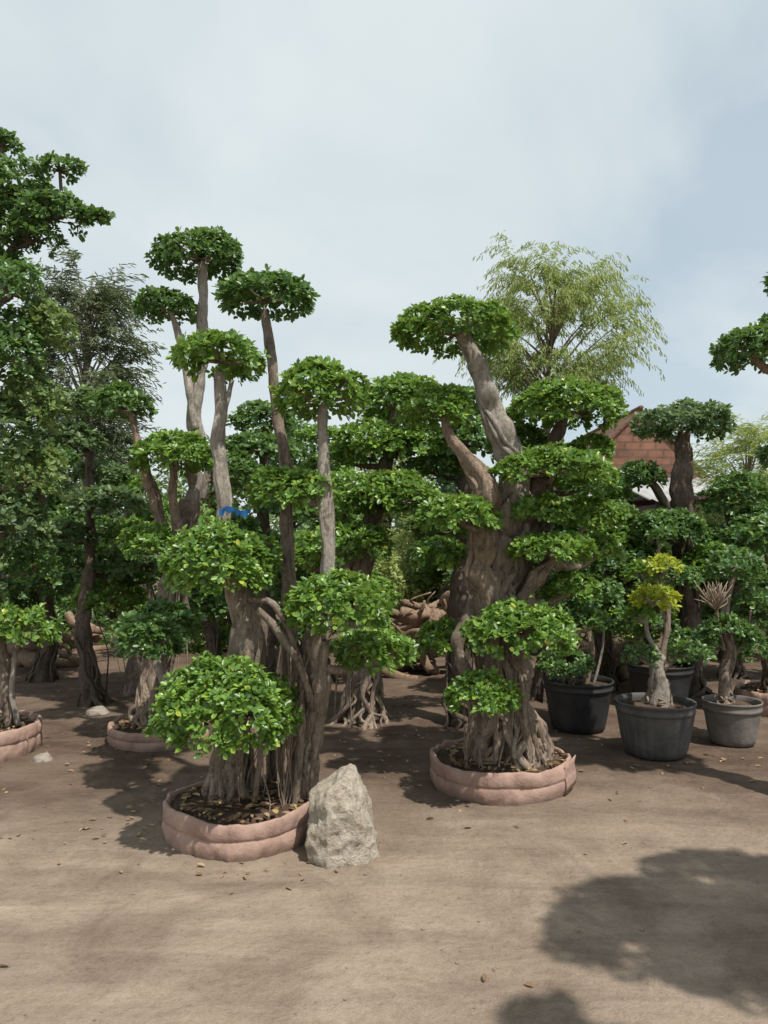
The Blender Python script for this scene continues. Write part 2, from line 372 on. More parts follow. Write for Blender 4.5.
def litter(name,pts,L,mat,parent,seed,tilt=.3):
    rng=np.random.default_rng(int(seed)); P=np.array(pts,float); n=len(P)
    th=rng.uniform(0,6.28,n); A=norm(np.stack([np.cos(th),np.sin(th),rng.normal(0,tilt*.6,n)],1))
    Nn=np.array([0,0,1.])+rng.normal(0,tilt,(n,3)); Nn=norm(Nn-A*(Nn*A).sum(1,keepdims=True))
    ll=L*rng.uniform(.5,1.2,n); return leaves(name,P,A,Nn,ll,ll*rng.uniform(.35,.6,n),mat,parent)
def ring_planter(parent,Rr,h,seed,flap=None,dead=330):
    k=h/.2
    prof=[(Rr-.004,-.02),(Rr+.008,.02*k),(Rr+.013,.05*k),(Rr+.012,.082*k),(Rr+.006,.098*k),(Rr+.004,.103*k),(Rr+.008,.108*k),(Rr+.014,.125*k),(Rr+.012,.165*k),(Rr+.007,.19*k),(Rr-.003,.2*k),(Rr-.013,.196*k),(Rr-.018,.17*k),(Rr-.022,.08*k)]
    def wob(r,z,a,j):
        n=mn.noise((math.cos(a)*2.2,math.sin(a)*2.2,seed)); n2=mn.noise((math.cos(a)*6,math.sin(a)*6,z*9+seed)); n3=mn.noise((math.cos(a)*19,math.sin(a)*19,z*14+seed))
        return r*(1+.03*n)+.016*n2+.009*n3, (.026*mn.noise((math.cos(a)*1.6,math.sin(a)*1.6,seed+9))+.013*n2)*(z/h)
    m=MB(); m.add(*lathe(prof,180,wob)); p=m.build('planter',CLOTH,parent)
    soil_disc('soil',Rr-.01,.15*k,SOIL,p,seed,.05)
    if flap is not None:
        V=[];Fc=[]
        for i in range(9):
            a=R(flap)+R(22)*i/8
            for j in range(5):
                z=h*(.12+.9*j/4)+.02*(i/8); rr=Rr*1.0+.024+.008*math.sin(j*1.6)+.02*(i/8)**2
                V.append((rr*math.cos(a),rr*math.sin(a),z))
        Fc=[(i*5+j,(i+1)*5+j,(i+1)*5+j+1,i*5+j+1) for i in range(8) for j in range(4)]
        m=MB(); m.add(V,Fc); f=m.build('overlap_flap',CLOTH,p); sm=f.modifiers.new('t','SOLIDIFY'); sm.thickness=.006
    rng=np.random.default_rng(int(seed)); r=np.sqrt(rng.random(dead))*(Rr-.05); a=rng.uniform(0,6.28,dead)
    l=litter('leaf_litter',np.stack([r*np.cos(a),r*np.sin(a),.155*k+.05*(1-(r/Rr)**2)+.012+rng.random(dead)*.02],1),.055,LEAF_X,p,seed); l['kind']='stuff'
    return p
def pot(parent,Rr,h,mat,seed,flutes=0,rimh=.07):
    b=.74
    def wob(r,z,a,j):
        f=0
        if flutes and .02<z<h-rimh-.005: f=.007*abs(math.sin(a*flutes/2))**.5
        return r+f,0
    prof=[(0.001,.0),(Rr*b-.02,.0),(Rr*b,.012)]
    for i in range(1,9): prof.append((Rr*(b+(.94-b)*(i/8)**.85),.012+(h-rimh-.02)*i/8))
    m=MB(); m.add(*lathe(prof,208,wob)); p=m.build('pot',mat,parent)
    m=MB(); z=h-rimh
    m.add(*lathe([(Rr*.92,z-.012),(Rr*.97,z-.010),(Rr*.985,z+.012),(Rr*.965,z+.018),(Rr*.97,h-.022),(Rr,h-.016),(Rr*1.005,h-.004),(Rr*.985,h),(Rr*.94,h-.006),(Rr*.925,h-.05),(Rr*.90,h-.14)],72))
    m.build('rim',mat,p); soil_disc('soil',Rr*.93,h-.055,SOIL,p,seed,.03)
    return p

# ------------------------------------------------------------------ tree builder
SEED=[100]
def tree(name,label,cat,base,trunks,pads,leaf=LEAF,bark=BARK,L_=.055,roots=(),hang=0,planter=None,potspec=None,group=None,dens=1.,brr=.02,rootz=0.,lp=7,pname='foliage_pad',flutes=(),knot=.35,rag=.05,ext=.1,hangx=.09):
    """trunks: (material|None, [(px,py,d,r)..]);  pads: (px,py,w,h,d[,material])"""
    SEED[0]+=1; sd0=SEED[0]; rng=np.random.default_rng(sd0)
    B=np.array([base[0],base[1],0.]); root=thing(name,label,cat,tuple(B),group)
    if planter: ring_planter(root,planter[0],planter[1],sd0*1.37,planter[2] if len(planter)>2 else None)
    if potspec: pot(root,*potspec[:3],sd0*1.1,*potspec[3:])
    groups={}; samples=[]; curves=[]
    for ti,(m,pts) in enumerate(trunks):
        w=[(*(at(a,b,c)-B),r) for a,b,c,r in pts]
        mb=groups.setdefault(m or bark,MB()); mx=max(q[3] for q in w)
        s=tube(mb,w,20 if mx>.05 else 10,.03,.11 if mx>.05 else .08,rng,knot); samples.append(s); curves.append(s)
        for fi,n,rs in flutes:
            if fi==ti: flute_strands(mb,s,n,rs,rng)
    S=np.concatenate(samples)
    for i,pd in enumerate(pads):
        px,py,w,h,d=pd[:5]; mt=pd[5] if len(pd)>5 else leaf; br=MB()
        c=at(px,py,d)-B; rx=max(.06,w/2/F*d-.4*L_); rz=max(.04,h/2/F*d-.25*L_); ry=rx*rng.uniform(.85,1.02)
        foliage(pname,pad_clumps(c,rx,ry,rz,sd0*50+i),L_,mt,root,sd0*70+i,dens,lp,rag=rag)
        tgt=c+np.array([0,0,-rz*.35]); dd=np.linalg.norm(S[:,:3]-tgt,axis=1)+np.maximum(0,S[:,2]-(tgt[2]-.03))*2.5
        q=S[np.argmin(dd)]; ds=np.linalg.norm(q[:3]-tgt); r0=min(max(brr,brr*.8+ds*.02),q[3]*.9+.004)
        if ds>.08:
            mid=(q[:3]*.5+tgt*.5)+np.array([*rng.normal(0,.05*ds+.01,2),-.12*ds+rng.normal(0,.05*ds)])
            tube(br,[(*q[:3],r0*1.15),(*mid,r0),(*tgt,r0*.8)],7,.05,.1,rng)
        for k in range(7):
            a=k*.9+rng.uniform(0,.5); rr=rng.uniform(.45,.8)
            e=c+np.array([rx*rr*math.cos(a),ry*rr*math.sin(a),rz*rng.uniform(-.35,.2)])
            tube(br,[(*tgt,r0*.6),(*(tgt*.5+e*.5+np.array([0,0,-rz*.12])),r0*.42),(*e,.004)],5,.07,.06,rng)
        br.build('branch',bark,root)
    nm='trunk'
    for m,mb in groups.items(): mb.build(nm,m,root); nm='stem'
    if roots:
        rm=MB()
        for (ci,hmin,hmax,n,fl,rs) in roots: root_strands(rm,curves[ci],hmin,hmax,n,fl,rs,rng,rootz,ext)
        k=0
        while k<hang:
            s=S[rng.integers(len(S))]
            if s[2]<.35 or s[2]>1.35: continue
            k+=1
            x,y=s[0]+rng.normal(0,hangx),s[1]+rng.normal(0,.07)-.03; r0=.0035+.012*rng.random()**3
            if planter:
                q=math.hypot(x,y); lim=planter[0]-.13
                if q>lim: x*=lim/q; y*=lim/q
            wv=rng.normal(0,.025,4)
            tube(rm,[(s[0],s[1],s[2],r0),(s[0]*.5+x*.5+wv[0],s[1]*.5+y*.5,s[2]*.75,r0*.8),(x+wv[1],y+wv[2],s[2]*.45,r0*.9),(x+wv[3],y,s[2]*.22,r0),(x+rng.normal(0,.02),y+rng.normal(0,.02),rootz-.02,r0*1.4)],5,.06,.12,rng)
        rm.build('aerial_roots',ROOTM if bark is not DARK else DARK,root)
    return root
def auto_tree(label,px,d,top,npad,seed,leaf=LEAF_D,bark=DARK,pw=(.3,.46),low=.32,L_=.064,group=None,name='bonsai_tree',lean=0,spread=.5,r=.075,nroot=10):
    rng=np.random.default_rng(seed); x=(px-384)/F*d; ztop=CZ+(HY-top)/F*d
    pts=[]; m=5
    for i in range(m):
        u=i/(m-1); X=x+lean*u+(rng.normal(0,.07) if i else 0); pts.append((384+X*F/d, None if i==0 else HY-(ztop*u*.95-CZ)*F/d, d, r*(1.25-.75*u)))
    pads=[]
    for k in range(npad):
        u=1. if k==0 else low+(.93-low)*((k-.5)/(npad-1))
        a=k*2.4+seed; dist=0 if k==0 else spread*rng.uniform(.6,1.15)*(1.1-.4*u)
        X=x+lean*u+dist*math.cos(a); Y=d+dist*math.sin(a); Z=ztop*u-.06
        rx=rng.uniform(*pw)*(1.12-.25*u); p=wp(X,Y,Z); pads.append((p[0],p[1],2*rx*F/Y,2*rx*rng.uniform(.36,.54)*F/Y,Y))
    return tree(name,label,'tree',(x,d),[(None,pts)],pads,leaf,bark,L_,roots=((0,.2,.9,nroot,.1,(.012,.025)),),group=group,hang=4,rag=.09,dens=.9)
def bushy(label,px,d,top,w,seed,leaf=LEAF_B,L_=.12,name='leafy_tree',bot=.12,K=26,dens=.8,cat='tree'):
    rng=np.random.default_rng(seed); x=(px-384)/F*d; zt=CZ+(HY-top)/F*d; Rr=w/2/F*d
    root=thing(name,label,cat,(x,d,0)); mb=MB()
    s=tube(mb,[(0,0,-.05,.11),(.05,0,zt*.35,.085),(-.04,.03,zt*.65,.06),(0,0,zt*.88,.02)],9,.1,.1,rng)
    cl=[]
    for k in range(K):
        u=rng.uniform(bot,.93); prof=math.sin(math.pi*min(1,max(.05,(u-bot*.5)/(1.05-bot*.5))))**.6
        a=rng.uniform(0,6.28); r=Rr*prof*math.sqrt(rng.random())*.8; cr=Rr*rng.uniform(.22,.4)
        c=(r*math.cos(a),r*math.sin(a),zt*u); cl.append((*c,cr,cr,cr*rng.uniform(.55,.8)))
        q=s[np.argmin(np.abs(s[:,2]-max(.2,c[2]-.3)))]
        tube(mb,[(q[0],q[1],q[2],.03),(c[0]*.5,c[1]*.5,(q[2]+c[2])/2,.02),(*c,.006)],5,.15,.08,rng)
    mb.build('trunk',DARK,root); foliage('crown',cl,L_,leaf,root,seed,dens,6,.4,.5,-.7,.7,.16)
    return root
def feathery(label,px,d,top,bottom,w,seed,leaf,nlimb,per,ln,droop,lw,bark,name='feathery_tree',r=.09,width_pow=.6,nl=22,lf=.11,upv=(.1,1.),gather=.9,jit=.06):
    rng=np.random.default_rng(seed); x=(px-384)/F*d; zt=CZ+(HY-top)/F*d; zb=CZ+(HY-bottom)/F*d; Rr=w/2/F*d
    root=thing(name,label,'tree',(x,d,0)); mb=MB()
    s=tube(mb,[(0,0,-.05,r),(.08,0,zt*.3,r*.8),(-.05,.05,zt*.6,r*.55),(.03,0,zt*.8,r*.35),(.1,0,zt*.97,.01)],9,.12,.08,rng)
    P=[];A=[];Nn=[]
    for lb in range(nlimb):
        u=(lb+rng.random())/nlimb; z0=zb+(zt-zb)*u*.9; q=s[np.argmin(np.abs(s[:,2]-max(zb*.7,z0-.7)))]
        a=lb*2.4+rng.normal(0,.3); rr=Rr*math.sin(math.pi*(.12+.86*u))**width_pow*rng.uniform(.25,.95)
        e=np.array([rr*math.cos(a),rr*math.sin(a),z0+rng.uniform(-.1,.4)])
        tube(mb,[(*q[:3],.022),(e[0]*.5,e[1]*.5,(q[2]+e[2])/2+.1,.013),(*e,.004)],5,.15,.06,rng)
        for k in range(per):
            f=rng.uniform(.6,1.05); p=q[:3]*(1-f)+e*f+rng.normal(0,jit,3); b=a+rng.normal(0,gather)
            v=np.array([math.cos(b),math.sin(b),rng.uniform(*upv)]); v=v/np.linalg.norm(v); l=ln*rng.uniform(.4,1.25); st=l/nl
            for i in range(nl):
                p=p+v*st; v=v+np.array([0,0,-droop/nl]); v=v/np.linalg.norm(v)
                for sgn in (-1,1):
                    sd_=np.cross(v,(0,0,1.))*sgn+rng.normal(0,.4,3)
                    aa=v*.6+sd_*.6+np.array([0,0,-.3*droop]); P.append(p+rng.normal(0,.02,3)); A.append(aa); Nn.append(np.array([0,0,1.])+rng.normal(0,.5,3))
    P=np.array(P);A=norm(np.array(A));Nn=np.array(Nn);Nn=norm(Nn-A*(Nn*A).sum(1,keepdims=True)); ll=lf*rng.uniform(.6,1.2,len(P))
    mb.build('trunk',bark,root); leaves('crown',P,A,Nn,ll,ll*lw,leaf,root); return root

# ================================================================== FRONT LEFT BONSAI (A)
Ad=4.2; Ax=(242-384)/F*Ad
tree('bonsai_tree','large multi trunk bonsai at front left in pink ring planter beside the pale rock','tree',(Ax,Ad),
 [(None,[(234,None,4.25,.115),(232,760,4.25,.095),(238,700,4.2,.085),(248,640,4.2,.09),(240,590,4.2,.062),(225,560,4.2,.03)]),
  (None,[(300,None,4.26,.08),(306,740,4.24,.068),(317,690,4.2,.062),(314,650,4.15,.058),(322,600,4.12,.042)]),
  (None,[(272,None,4.5,.04),(280,700,4.5,.038),(290,630,4.45,.038),(288,560,4.45,.038),(285,470,4.5,.035),(274,380,4.55,.032),(265,310,4.6,.024)]),
  (PALE,[(248,640,4.25,.05),(232,590,4.25,.045),(222,500,4.25,.04),(219,440,4.25,.037),(221,372,4.25,.03)]),
  (PALE,[(316,660,4.16,.042),(326,580,4.15,.036),(327,500,4.18,.034),(322,440,4.2,.032),(324,405,4.2,.026)]),
  (None,[(258,610,4.1,.022),(278,632,4.05,.02),(300,668,4.05,.02),(312,710,4.12,.018)]),
  (None,[(262,640,4.15,.02),(252,690,4.1,.014),(260,740,4.1,.014),(254,815,4.1,.02)]),
  (None,[(250,600,4.12,.022),(272,604,4.08,.02),(292,640,4.08,.018),(302,700,4.1,.018),(296,815,4.12,.022)]),
  (None,[(322,640,4.12,.03),(320,700,4.16,.026),(314,750,4.2,.024),(308,None,4.24,.03)])],
 [(226,698,152,104,3.92),(218,556,122,86,4.1),(340,600,118,72,3.98),(374,648,90,48,4.3),(290,487,98,48,4.25),
  (220,354,104,48,4.25),(318,388,106,64,4.2),(266,293,106,46,4.6,LEAF_D),(150,636,70,50,4.7,LEAF_D)],
 LEAF,BARK,.043,roots=((0,.35,1.2,26,.04,(.007,.026)),(1,.3,.95,24,.015,(.007,.022)),(2,.3,1.0,4,.02,(.005,.012)),(8,.2,.7,5,.01,(.005,.012))),hang=30,planter=(.405,.19),rootz=.13,dens=1.08,flutes=((0,9,(.026,.042)),(1,9,(.022,.034)),(3,3,(.012,.018)),(4,3,(.012,.018)),(2,3,(.012,.018))),ext=.04,hangx=.05,knot=.5,rag=.04)

# ================================================================== RIGHT BONSAI (D)
Dd=5.0; Dx=(500-384)/F*Dd
tree('bonsai_tree','thick trunked tall bonsai with curved bare top, in pink ring planter right of centre','tree',(Dx,Dd),
 [(None,[(507,None,5.0,.2),(507,735,5.0,.165),(502,680,5.0,.14),(495,610,5.0,.13),(502,550,5.0,.13),(520,500,5.0,.105)]),
  (PALE,[(524,545,5.0,.085),(516,480,5.0,.082),(500,436,5.0,.072),(490,395,5.0,.065),(474,358,5.0,.055),(456,330,5.0,.03)]),
  (RAW,[(488,620,4.95,.085),(484,560,4.92,.08),(488,505,4.9,.072),(473,468,4.88,.057),(452,440,4.88,.034),(442,410,4.98,.014)]),
  (DARK,[(510,600,5.05,.08),(528,545,5.05,.085),(538,490,5.05,.07),(556,440,5.08,.045),(566,415,5.1,.02)]),
  (RAW,[(520,600,4.9,.04),(538,578,4.86,.04),(552,562,4.85,.03),(556,545,4.85,.015)]),
  (None,[(474,600,4.95,.04),(460,640,4.92,.04),(470,680,4.85,.035),(480,700,4.7,.02)]),
  (None,[(498,560,4.92,.05),(512,620,4.88,.05),(520,690,4.86,.05),(536,780,4.82,.06)]),
  (None,[(482,570,4.92,.046),(492,640,4.88,.046),(488,710,4.86,.05),(478,785,4.82,.06)])],
 [(455,326,132,50,5.0),(566,404,126,56,5.1),(552,466,130,46,4.85),(458,513,90,44,4.75),(594,512,64,40,5.0),(550,547,92,34,4.75),
  (522,626,124,56,4.6),(482,692,78,48,4.5),(438,406,84,46,5.0),(588,620,46,30,5.1,LEAF_D),(440,552,64,36,5.2),(446,636,60,38,5.1),(520,440,70,36,5.4,LEAF_D),(540,508,64,32,4.85),(572,586,64,36,5.0),(592,448,50,30,5.2),(600,548,50,30,5.1)],
 LEAF,BARK,.044,roots=((0,.4,1.35,64,.13,(.007,.034)),(2,.5,1.6,18,.01,(.007,.018)),(3,.3,1.5,12,.02,(.008,.02))),hang=20,planter=(.44,.2,-38),rootz=.13,dens=1.08,brr=.024,flutes=((0,18,(.032,.052)),(1,9,(.018,.03)),(2,9,(.02,.034)),(3,8,(.024,.036)),(4,5,(.014,.022)),(6,6,(.016,.026)),(7,6,(.016,.026))),knot=.7,ext=.06,rag=.04)

# ================================================================== LEFT REAR BONSAI (B)
Bd=6.1; Bx=(160-384)/F*Bd
tree('bonsai_tree','tallest slender bonsai with round top pads behind front left tree, in low pink ring','tree',(Bx,Bd),
 [(None,[(158,None,6.1,.15),(159,700,6.1,.125),(166,640,6.1,.115),(180,570,6.1,.1),(192,500,6.1,.085)]),
  (PALE,[(190,520,6.1,.06),(198,450,6.1,.056),(196,400,6.1,.05),(202,340,6.1,.045),(203,262,6.1,.03)]),
  (PALE,[(196,430,6.0,.035),(188,380,6.0,.03),(180,340,6.0,.026),(170,308,6.0,.018)]),
  (RAW,[(180,580,5.95,.06),(162,520,5.95,.05),(146,470,5.95,.04),(130,410,5.95,.02)]),
  (RAW,[(186,560,5.9,.045),(176,510,5.9,.04),(172,460,5.9,.025)]),
  (PALE,[(200,500,6.2,.035),(214,450,6.2,.03),(232,380,6.3,.02)])],
 [(200,252,98,50,6.1),(167,305,66,36,6.0),(176,452,94,50,5.7,LEAF),(162,622,84,54,5.4),(150,540,56,40,5.7,LEAF),(122,402,72,40,6.0,LEAF_D),(236,470,60,40,6.3),(232,372,40,26,6.3)],
 LEAF_D,BARK,.05,roots=((0,.4,1.3,34,.1,(.01,.03)),),hang=14,planter=(.38,.15),rootz=.09,flutes=((0,10,(.03,.048)),(1,4,(.016,.024)),(3,4,(.016,.024))),knot=.5)

# ================================================================== CENTRE REAR BONSAI
tree('bonsai_tree','bushy bonsai with stacked pads in the middle gap between the two front trees','tree',((362-384)/F*6.7,6.7),
 [(None,[(362,None,6.7,.14),(364,660,6.7,.11),(356,600,6.7,.1),(368,540,6.7,.085),(385,470,6.7,.06),(396,410,6.7,.035)]),
  (RAW,[(358,600,6.7,.06),(346,560,6.65,.05),(344,520,6.6,.035)])],
 [(402,398,96,52,6.7),(372,440,84,46,6.5),(420,442,80,44,6.6),(392,492,104,50,6.3),(352,542,92,50,6.2),(345,498,70,38,6.4),(300,560,70,36,6.6),(345,455,60,36,6.6)],
 LEAF,BARK,.056,roots=((0,.4,1.2,24,.12,(.01,.026)),),hang=8,flutes=((0,7,(.03,.045)),),rag=.07)
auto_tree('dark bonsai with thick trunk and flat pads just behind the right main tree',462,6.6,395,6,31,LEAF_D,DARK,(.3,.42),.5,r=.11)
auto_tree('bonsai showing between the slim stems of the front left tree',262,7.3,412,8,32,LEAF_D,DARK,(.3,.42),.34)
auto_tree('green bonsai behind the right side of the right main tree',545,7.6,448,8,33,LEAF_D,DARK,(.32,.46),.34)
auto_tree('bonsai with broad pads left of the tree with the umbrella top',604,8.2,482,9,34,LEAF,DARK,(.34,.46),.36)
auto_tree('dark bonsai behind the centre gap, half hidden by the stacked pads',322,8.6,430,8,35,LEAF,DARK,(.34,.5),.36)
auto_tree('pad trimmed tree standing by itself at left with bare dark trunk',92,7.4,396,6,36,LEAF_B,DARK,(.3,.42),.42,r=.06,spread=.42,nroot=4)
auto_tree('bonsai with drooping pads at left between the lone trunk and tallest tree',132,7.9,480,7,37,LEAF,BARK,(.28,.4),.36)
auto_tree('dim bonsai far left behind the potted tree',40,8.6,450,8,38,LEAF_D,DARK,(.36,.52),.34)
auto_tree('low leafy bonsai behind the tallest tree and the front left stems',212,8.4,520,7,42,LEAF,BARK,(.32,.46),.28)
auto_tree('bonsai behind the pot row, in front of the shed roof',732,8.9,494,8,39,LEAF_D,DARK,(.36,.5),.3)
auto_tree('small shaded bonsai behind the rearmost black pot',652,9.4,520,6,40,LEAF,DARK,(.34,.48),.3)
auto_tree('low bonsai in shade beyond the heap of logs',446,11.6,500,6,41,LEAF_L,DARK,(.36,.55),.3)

# umbrella top tree at right
tree('bonsai_tree','bonsai with flat umbrella top on a dark bare stem in front of brick house','tree',((684-384)/F*7.9,7.9),
 [(None,[(690,None,7.9,.13),(688,600,7.9,.11),(682,520,7.9,.1),(680,480,7.9,.095),(684,432,7.9,.06)]),
  (DARK,[(684,540,7.9,.06),(664,500,7.9,.05),(648,478,7.8,.03)])],
 [(685,421,104,40,7.9,LEAF_B),(640,474,54,30,7.8),(738,488,66,36,7.8),(668,526,78,40,7.6),(715,560,80,40,7.7,LEAF),(640,560,70,36,7.7)],
 LEAF_D,DARK,.058,roots=((0,.3,1.,12,.1,(.012,.025)),),flutes=((0,6,(.03,.045)),))

# right edge trees (mostly outside the frame)
tree('bonsai_tree','bonsai at the right frame edge whose drooping pads hang into the sky','tree',(2.72,4.6),
 [(None,[wp(2.72,4.6,-.03)+(.13,),wp(2.75,4.6,.9)+(.1,),wp(2.8,4.6,1.7)+(.08,),wp(2.7,4.6,2.4)+(.06,),wp(2.62,4.6,3.0)+(.035,)])],
 [(752,348,86,50,4.5),(796,330,90,60,4.55),(798,276,66,36,4.6),(794,452,72,36,4.6),(860,420,90,40,4.6)],
 LEAF_D,BARK,.042,roots=((0,.3,1.,14,.1,(.012,.025)),),dens=1.15,rag=.035)
tree('bonsai_tree','bonsai outside the frame at right, casting the big shadow on the bare dirt','tree',(3.0,1.5),
 [(None,[wp(3.,1.5,-.03)+(.14,),wp(2.95,1.5,1.)+(.11,),wp(3.05,1.5,1.9)+(.08,),wp(2.9,1.7,2.6)+(.05,)])],
 [wp(x,y,z)[:2]+(2*r*F/y,.36*2*r*F/y,y) for x,y,z,r in ((1.98,2.02,2.7,.42),(2.62,2.4,2.8,.48),(2.5,1.8,2.9,.5),(1.55,1.36,2.9,.18),(3.05,2.1,3.1,.5),(2.4,2.12,2.2,.46),(2.28,1.98,3.3,.42),(2.75,1.55,2.5,.42),(3.2,1.3,2.2,.4))],
 LEAF_D,BARK,.055,roots=((0,.3,1.,12,.1,(.012,.025)),),dens=1.,rag=.08)

# ================================================================== LEFT EDGE TREES
tree('potted_tree','leafy tree at the left edge growing in a pink ring planter, bright pad low down','tree',((-22-384)/F*5.75,5.75),
 [(None,[(5,None,5.75,.05),(8,700,5.75,.045),(0,640,5.75,.04),(-10,560,5.75,.035),(-5,470,5.75,.03)]),
  (PALE,[(18,725,5.7,.022),(12,690,5.7,.02),(16,650,5.7,.018)]),
  (None,[(-30,None,5.8,.06),(-34,640,5.8,.05),(-30,500,5.8,.04),(-18,380,5.8,.03),(0,300,5.8,.02)])],
 [(18,626,84,46,5.6,LEAF),(-30,590,80,50,5.7),(6,520,86,78,5.8,LEAF_B),(34,470,66,66,5.9,LEAF_L),(-6,430,92,86,5.8),(28,400,70,74,5.9,LEAF_L),(4,345,88,86,5.8,LEAF_D),(46,325,60,60,5.9,LEAF_L),(12,285,74,58,5.8,LEAF_D),(30,560,58,54,6,LEAF_D)],
 LEAF_B,BARK,.052,roots=((0,.2,.6,8,.06,(.008,.016)),),planter=(.42,.22),rootz=.15,dens=.66,rag=.18)
tree('leafy_tree','dark leafy branches reaching in from the top left edge of the frame','tree',(-4.0,6.6),
 [(DARK,[wp(-4.,6.6,-.03)+(.14,),wp(-3.95,6.6,1.6)+(.11,),wp(-3.8,6.6,3.)+(.08,),(-10,245,6.5,.05),(0,180,6.5,.03)]),
  (DARK,[(-12,290,6.55,.05),(20,240,6.5,.03),(60,216,6.4,.015),(100,216,6.4,.006)])],
 [(14,184,84,54,6.5),(52,212,80,40,6.4),(92,216,38,14,6.4),(-4,226,80,60,6.5),(34,236,60,32,6.4),(2,142,34,22,6.5),(60,168,52,20,6.4),(-8,266,76,50,6.5),(20,206,70,40,6.6)],
 LEAF_D,DARK,.058,dens=.58,brr=.014,rag=.16)
feathery('olive green feathery tree rising behind the trees at left',86,11.5,262,470,116,51,LEAF_C,72,10,.6,.8,.16,PALE,r=.09,nl=14,lf=.125,upv=(.0,1.1),gather=.8)
feathery('yellow green weeping tree with fine drooping leaves behind the right main tree',550,11.5,262,400,172,52,LEAF_W,54,15,.70,2.2,.19,BARK,r=.08,nl=18,lf=.085,width_pow=.45,upv=(.5,2.4),gather=.6,jit=.06)
feathery('wispy light green tree at right edge behind the umbrella top',748,13,425,520,80,53,LEAF_W,24,10,.7,.8,.14,BARK,r=.06,nl=14,lf=.12)

# ================================================================== BACK ROW OF LEAFY TREES
BK=[('rounded leafy tree behind the left log stack',20,13,440,150,61,LEAF_B),('dense tree far behind the lone left trunk',110,14,446,140,62,LEAF_B),('leafy tree seen through the stems of the tallest tree',210,12.5,430,130,63,LEAF_L),
 ('leafy tree seen behind the slim front left stems',290,13.5,415,140,64,LEAF_D),('pale topped tree at the centre skyline',385,15,372,120,65,LEAF_W),('dense green tree left of the weeping tree',450,13,425,130,66,LEAF_B),
 ('dense green tree in front of the weeping tree',535,12.6,440,130,67,LEAF_L),('low leafy tree in front of the brick house',604,14,486,76,68,LEAF_D),('low leafy tree before the shed',700,14,518,110,69,LEAF_L),('leafy tree at the right edge behind the pots',775,12,470,110,70,LEAF_B)]
for l,px,d,tp,w,s,lf_ in BK: bushy(l,px,d,tp,w,s,lf_,.11,dens=.75)
SH=[('round shrub behind the left log stack',75,11.6,535,110,81),('shrub left of the tallest bonsai, far behind',150,10.8,545,100,82),('shrub behind the trunk of the tallest bonsai',225,11,540,110,83),('shrub behind the root curtain of the front left tree',300,10.4,548,100,84),
 ('shrub left of the log heap in the centre gap',372,11.2,535,80,85),('light green shrub behind the log heap',412,12.4,515,90,86),('shrub behind the right main trunk',490,10.6,545,110,87),('shrub behind the clean black pot',570,10.4,548,100,88),('shrub behind the fluted grey pot',640,11,552,90,89),('shrub behind the small cement coloured pot',725,10.4,555,110,90),('shrub at far left edge',5,10.2,540,90,91)]
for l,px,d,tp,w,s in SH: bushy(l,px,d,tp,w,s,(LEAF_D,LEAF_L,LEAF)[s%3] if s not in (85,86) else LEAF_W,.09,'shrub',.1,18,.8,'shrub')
# far tree line
rng=np.random.default_rng(9); cl=[]
for k in range(150):
    x=rng.uniform(-36,36); y=rng.uniform(30,42); h=rng.uniform(1.2,3.6); r=rng.uniform(1.2,2.2); cl.append((x,y,h*.55,r,r,h*.6))
o=foliage('treeline',cl,.6,LEAF_B,None,9,.55,5,.4,.5,-.8,.6,.12)
tag(o,'far low belt of green trees along the horizon','trees',kind='stuff')

# ================================================================== POTTED BONSAI ROW
def potted(label,px,d,Rr,h,mat,flutes,trunks,pads,leaf=LEAF_D,bark=BARK,L_=.045,roots=(),dens=.9,group=None,lp=6):
    return tree('potted_bonsai',label,'potted bonsai',((px-384)/F*d,d),trunks,pads,leaf,bark,L_,roots=roots,potspec=(Rr,h,mat,flutes),rootz=h-.05,dens=dens,brr=.012,lp=lp,flutes=((0,6,(.015,.025)),),rag=.1,ext=.03)
potted('bonsai with slim stems in the clean black pot next to the right main tree',578,6.45,.295,.42,POTB,0,
 [(None,[(574,692,6.45,.05),(570,660,6.45,.035),(580,625,6.45,.028),(574,590,6.45,.02)]),(RAW,[(582,692,6.42,.03),(592,655,6.4,.022),(588,625,6.4,.02),(596,600,6.4,.012)]),(PALE,[(592,690,6.5,.012),(602,650,6.5,.01),(604,610,6.5,.008)])],
 [(566,662,56,30,6.3),(594,590,60,36,6.4),(566,610,46,28,6.4),(606,560,44,26,6.5),(578,560,40,28,6.5)],roots=((0,.45,.8,8,.04,(.008,.014)),))
potted('bonsai with gnarled pale trunk and lime yellow leaves in the fluted dusty grey pot',655,5.7,.292,.40,POTG,26,
 [(PALE,[(656,708,5.7,.075),(660,690,5.7,.065),(656,668,5.7,.05),(662,655,5.7,.04)]),(PALE,[(662,660,5.7,.022),(648,635,5.7,.018),(644,600,5.7,.014)]),(BARK,[(662,660,5.7,.026),(668,610,5.72,.02),(658,570,5.72,.016),(660,540,5.72,.01)]),(BARK,[(664,670,5.7,.02),(684,648,5.7,.012),(692,640,5.7,.008)])],
 [(654,597,54,30,5.55,LEAF_Y),(640,572,36,24,5.7,LEAF),(664,564,38,22,5.6,LEAF_Y),(640,655,40,26,5.6),(690,652,44,28,5.7),(662,535,30,18,5.75,LEAF_D),(640,614,30,18,5.6,LEAF)],bark=PALE,roots=((0,.42,.62,12,.05,(.01,.018)),),dens=.7)
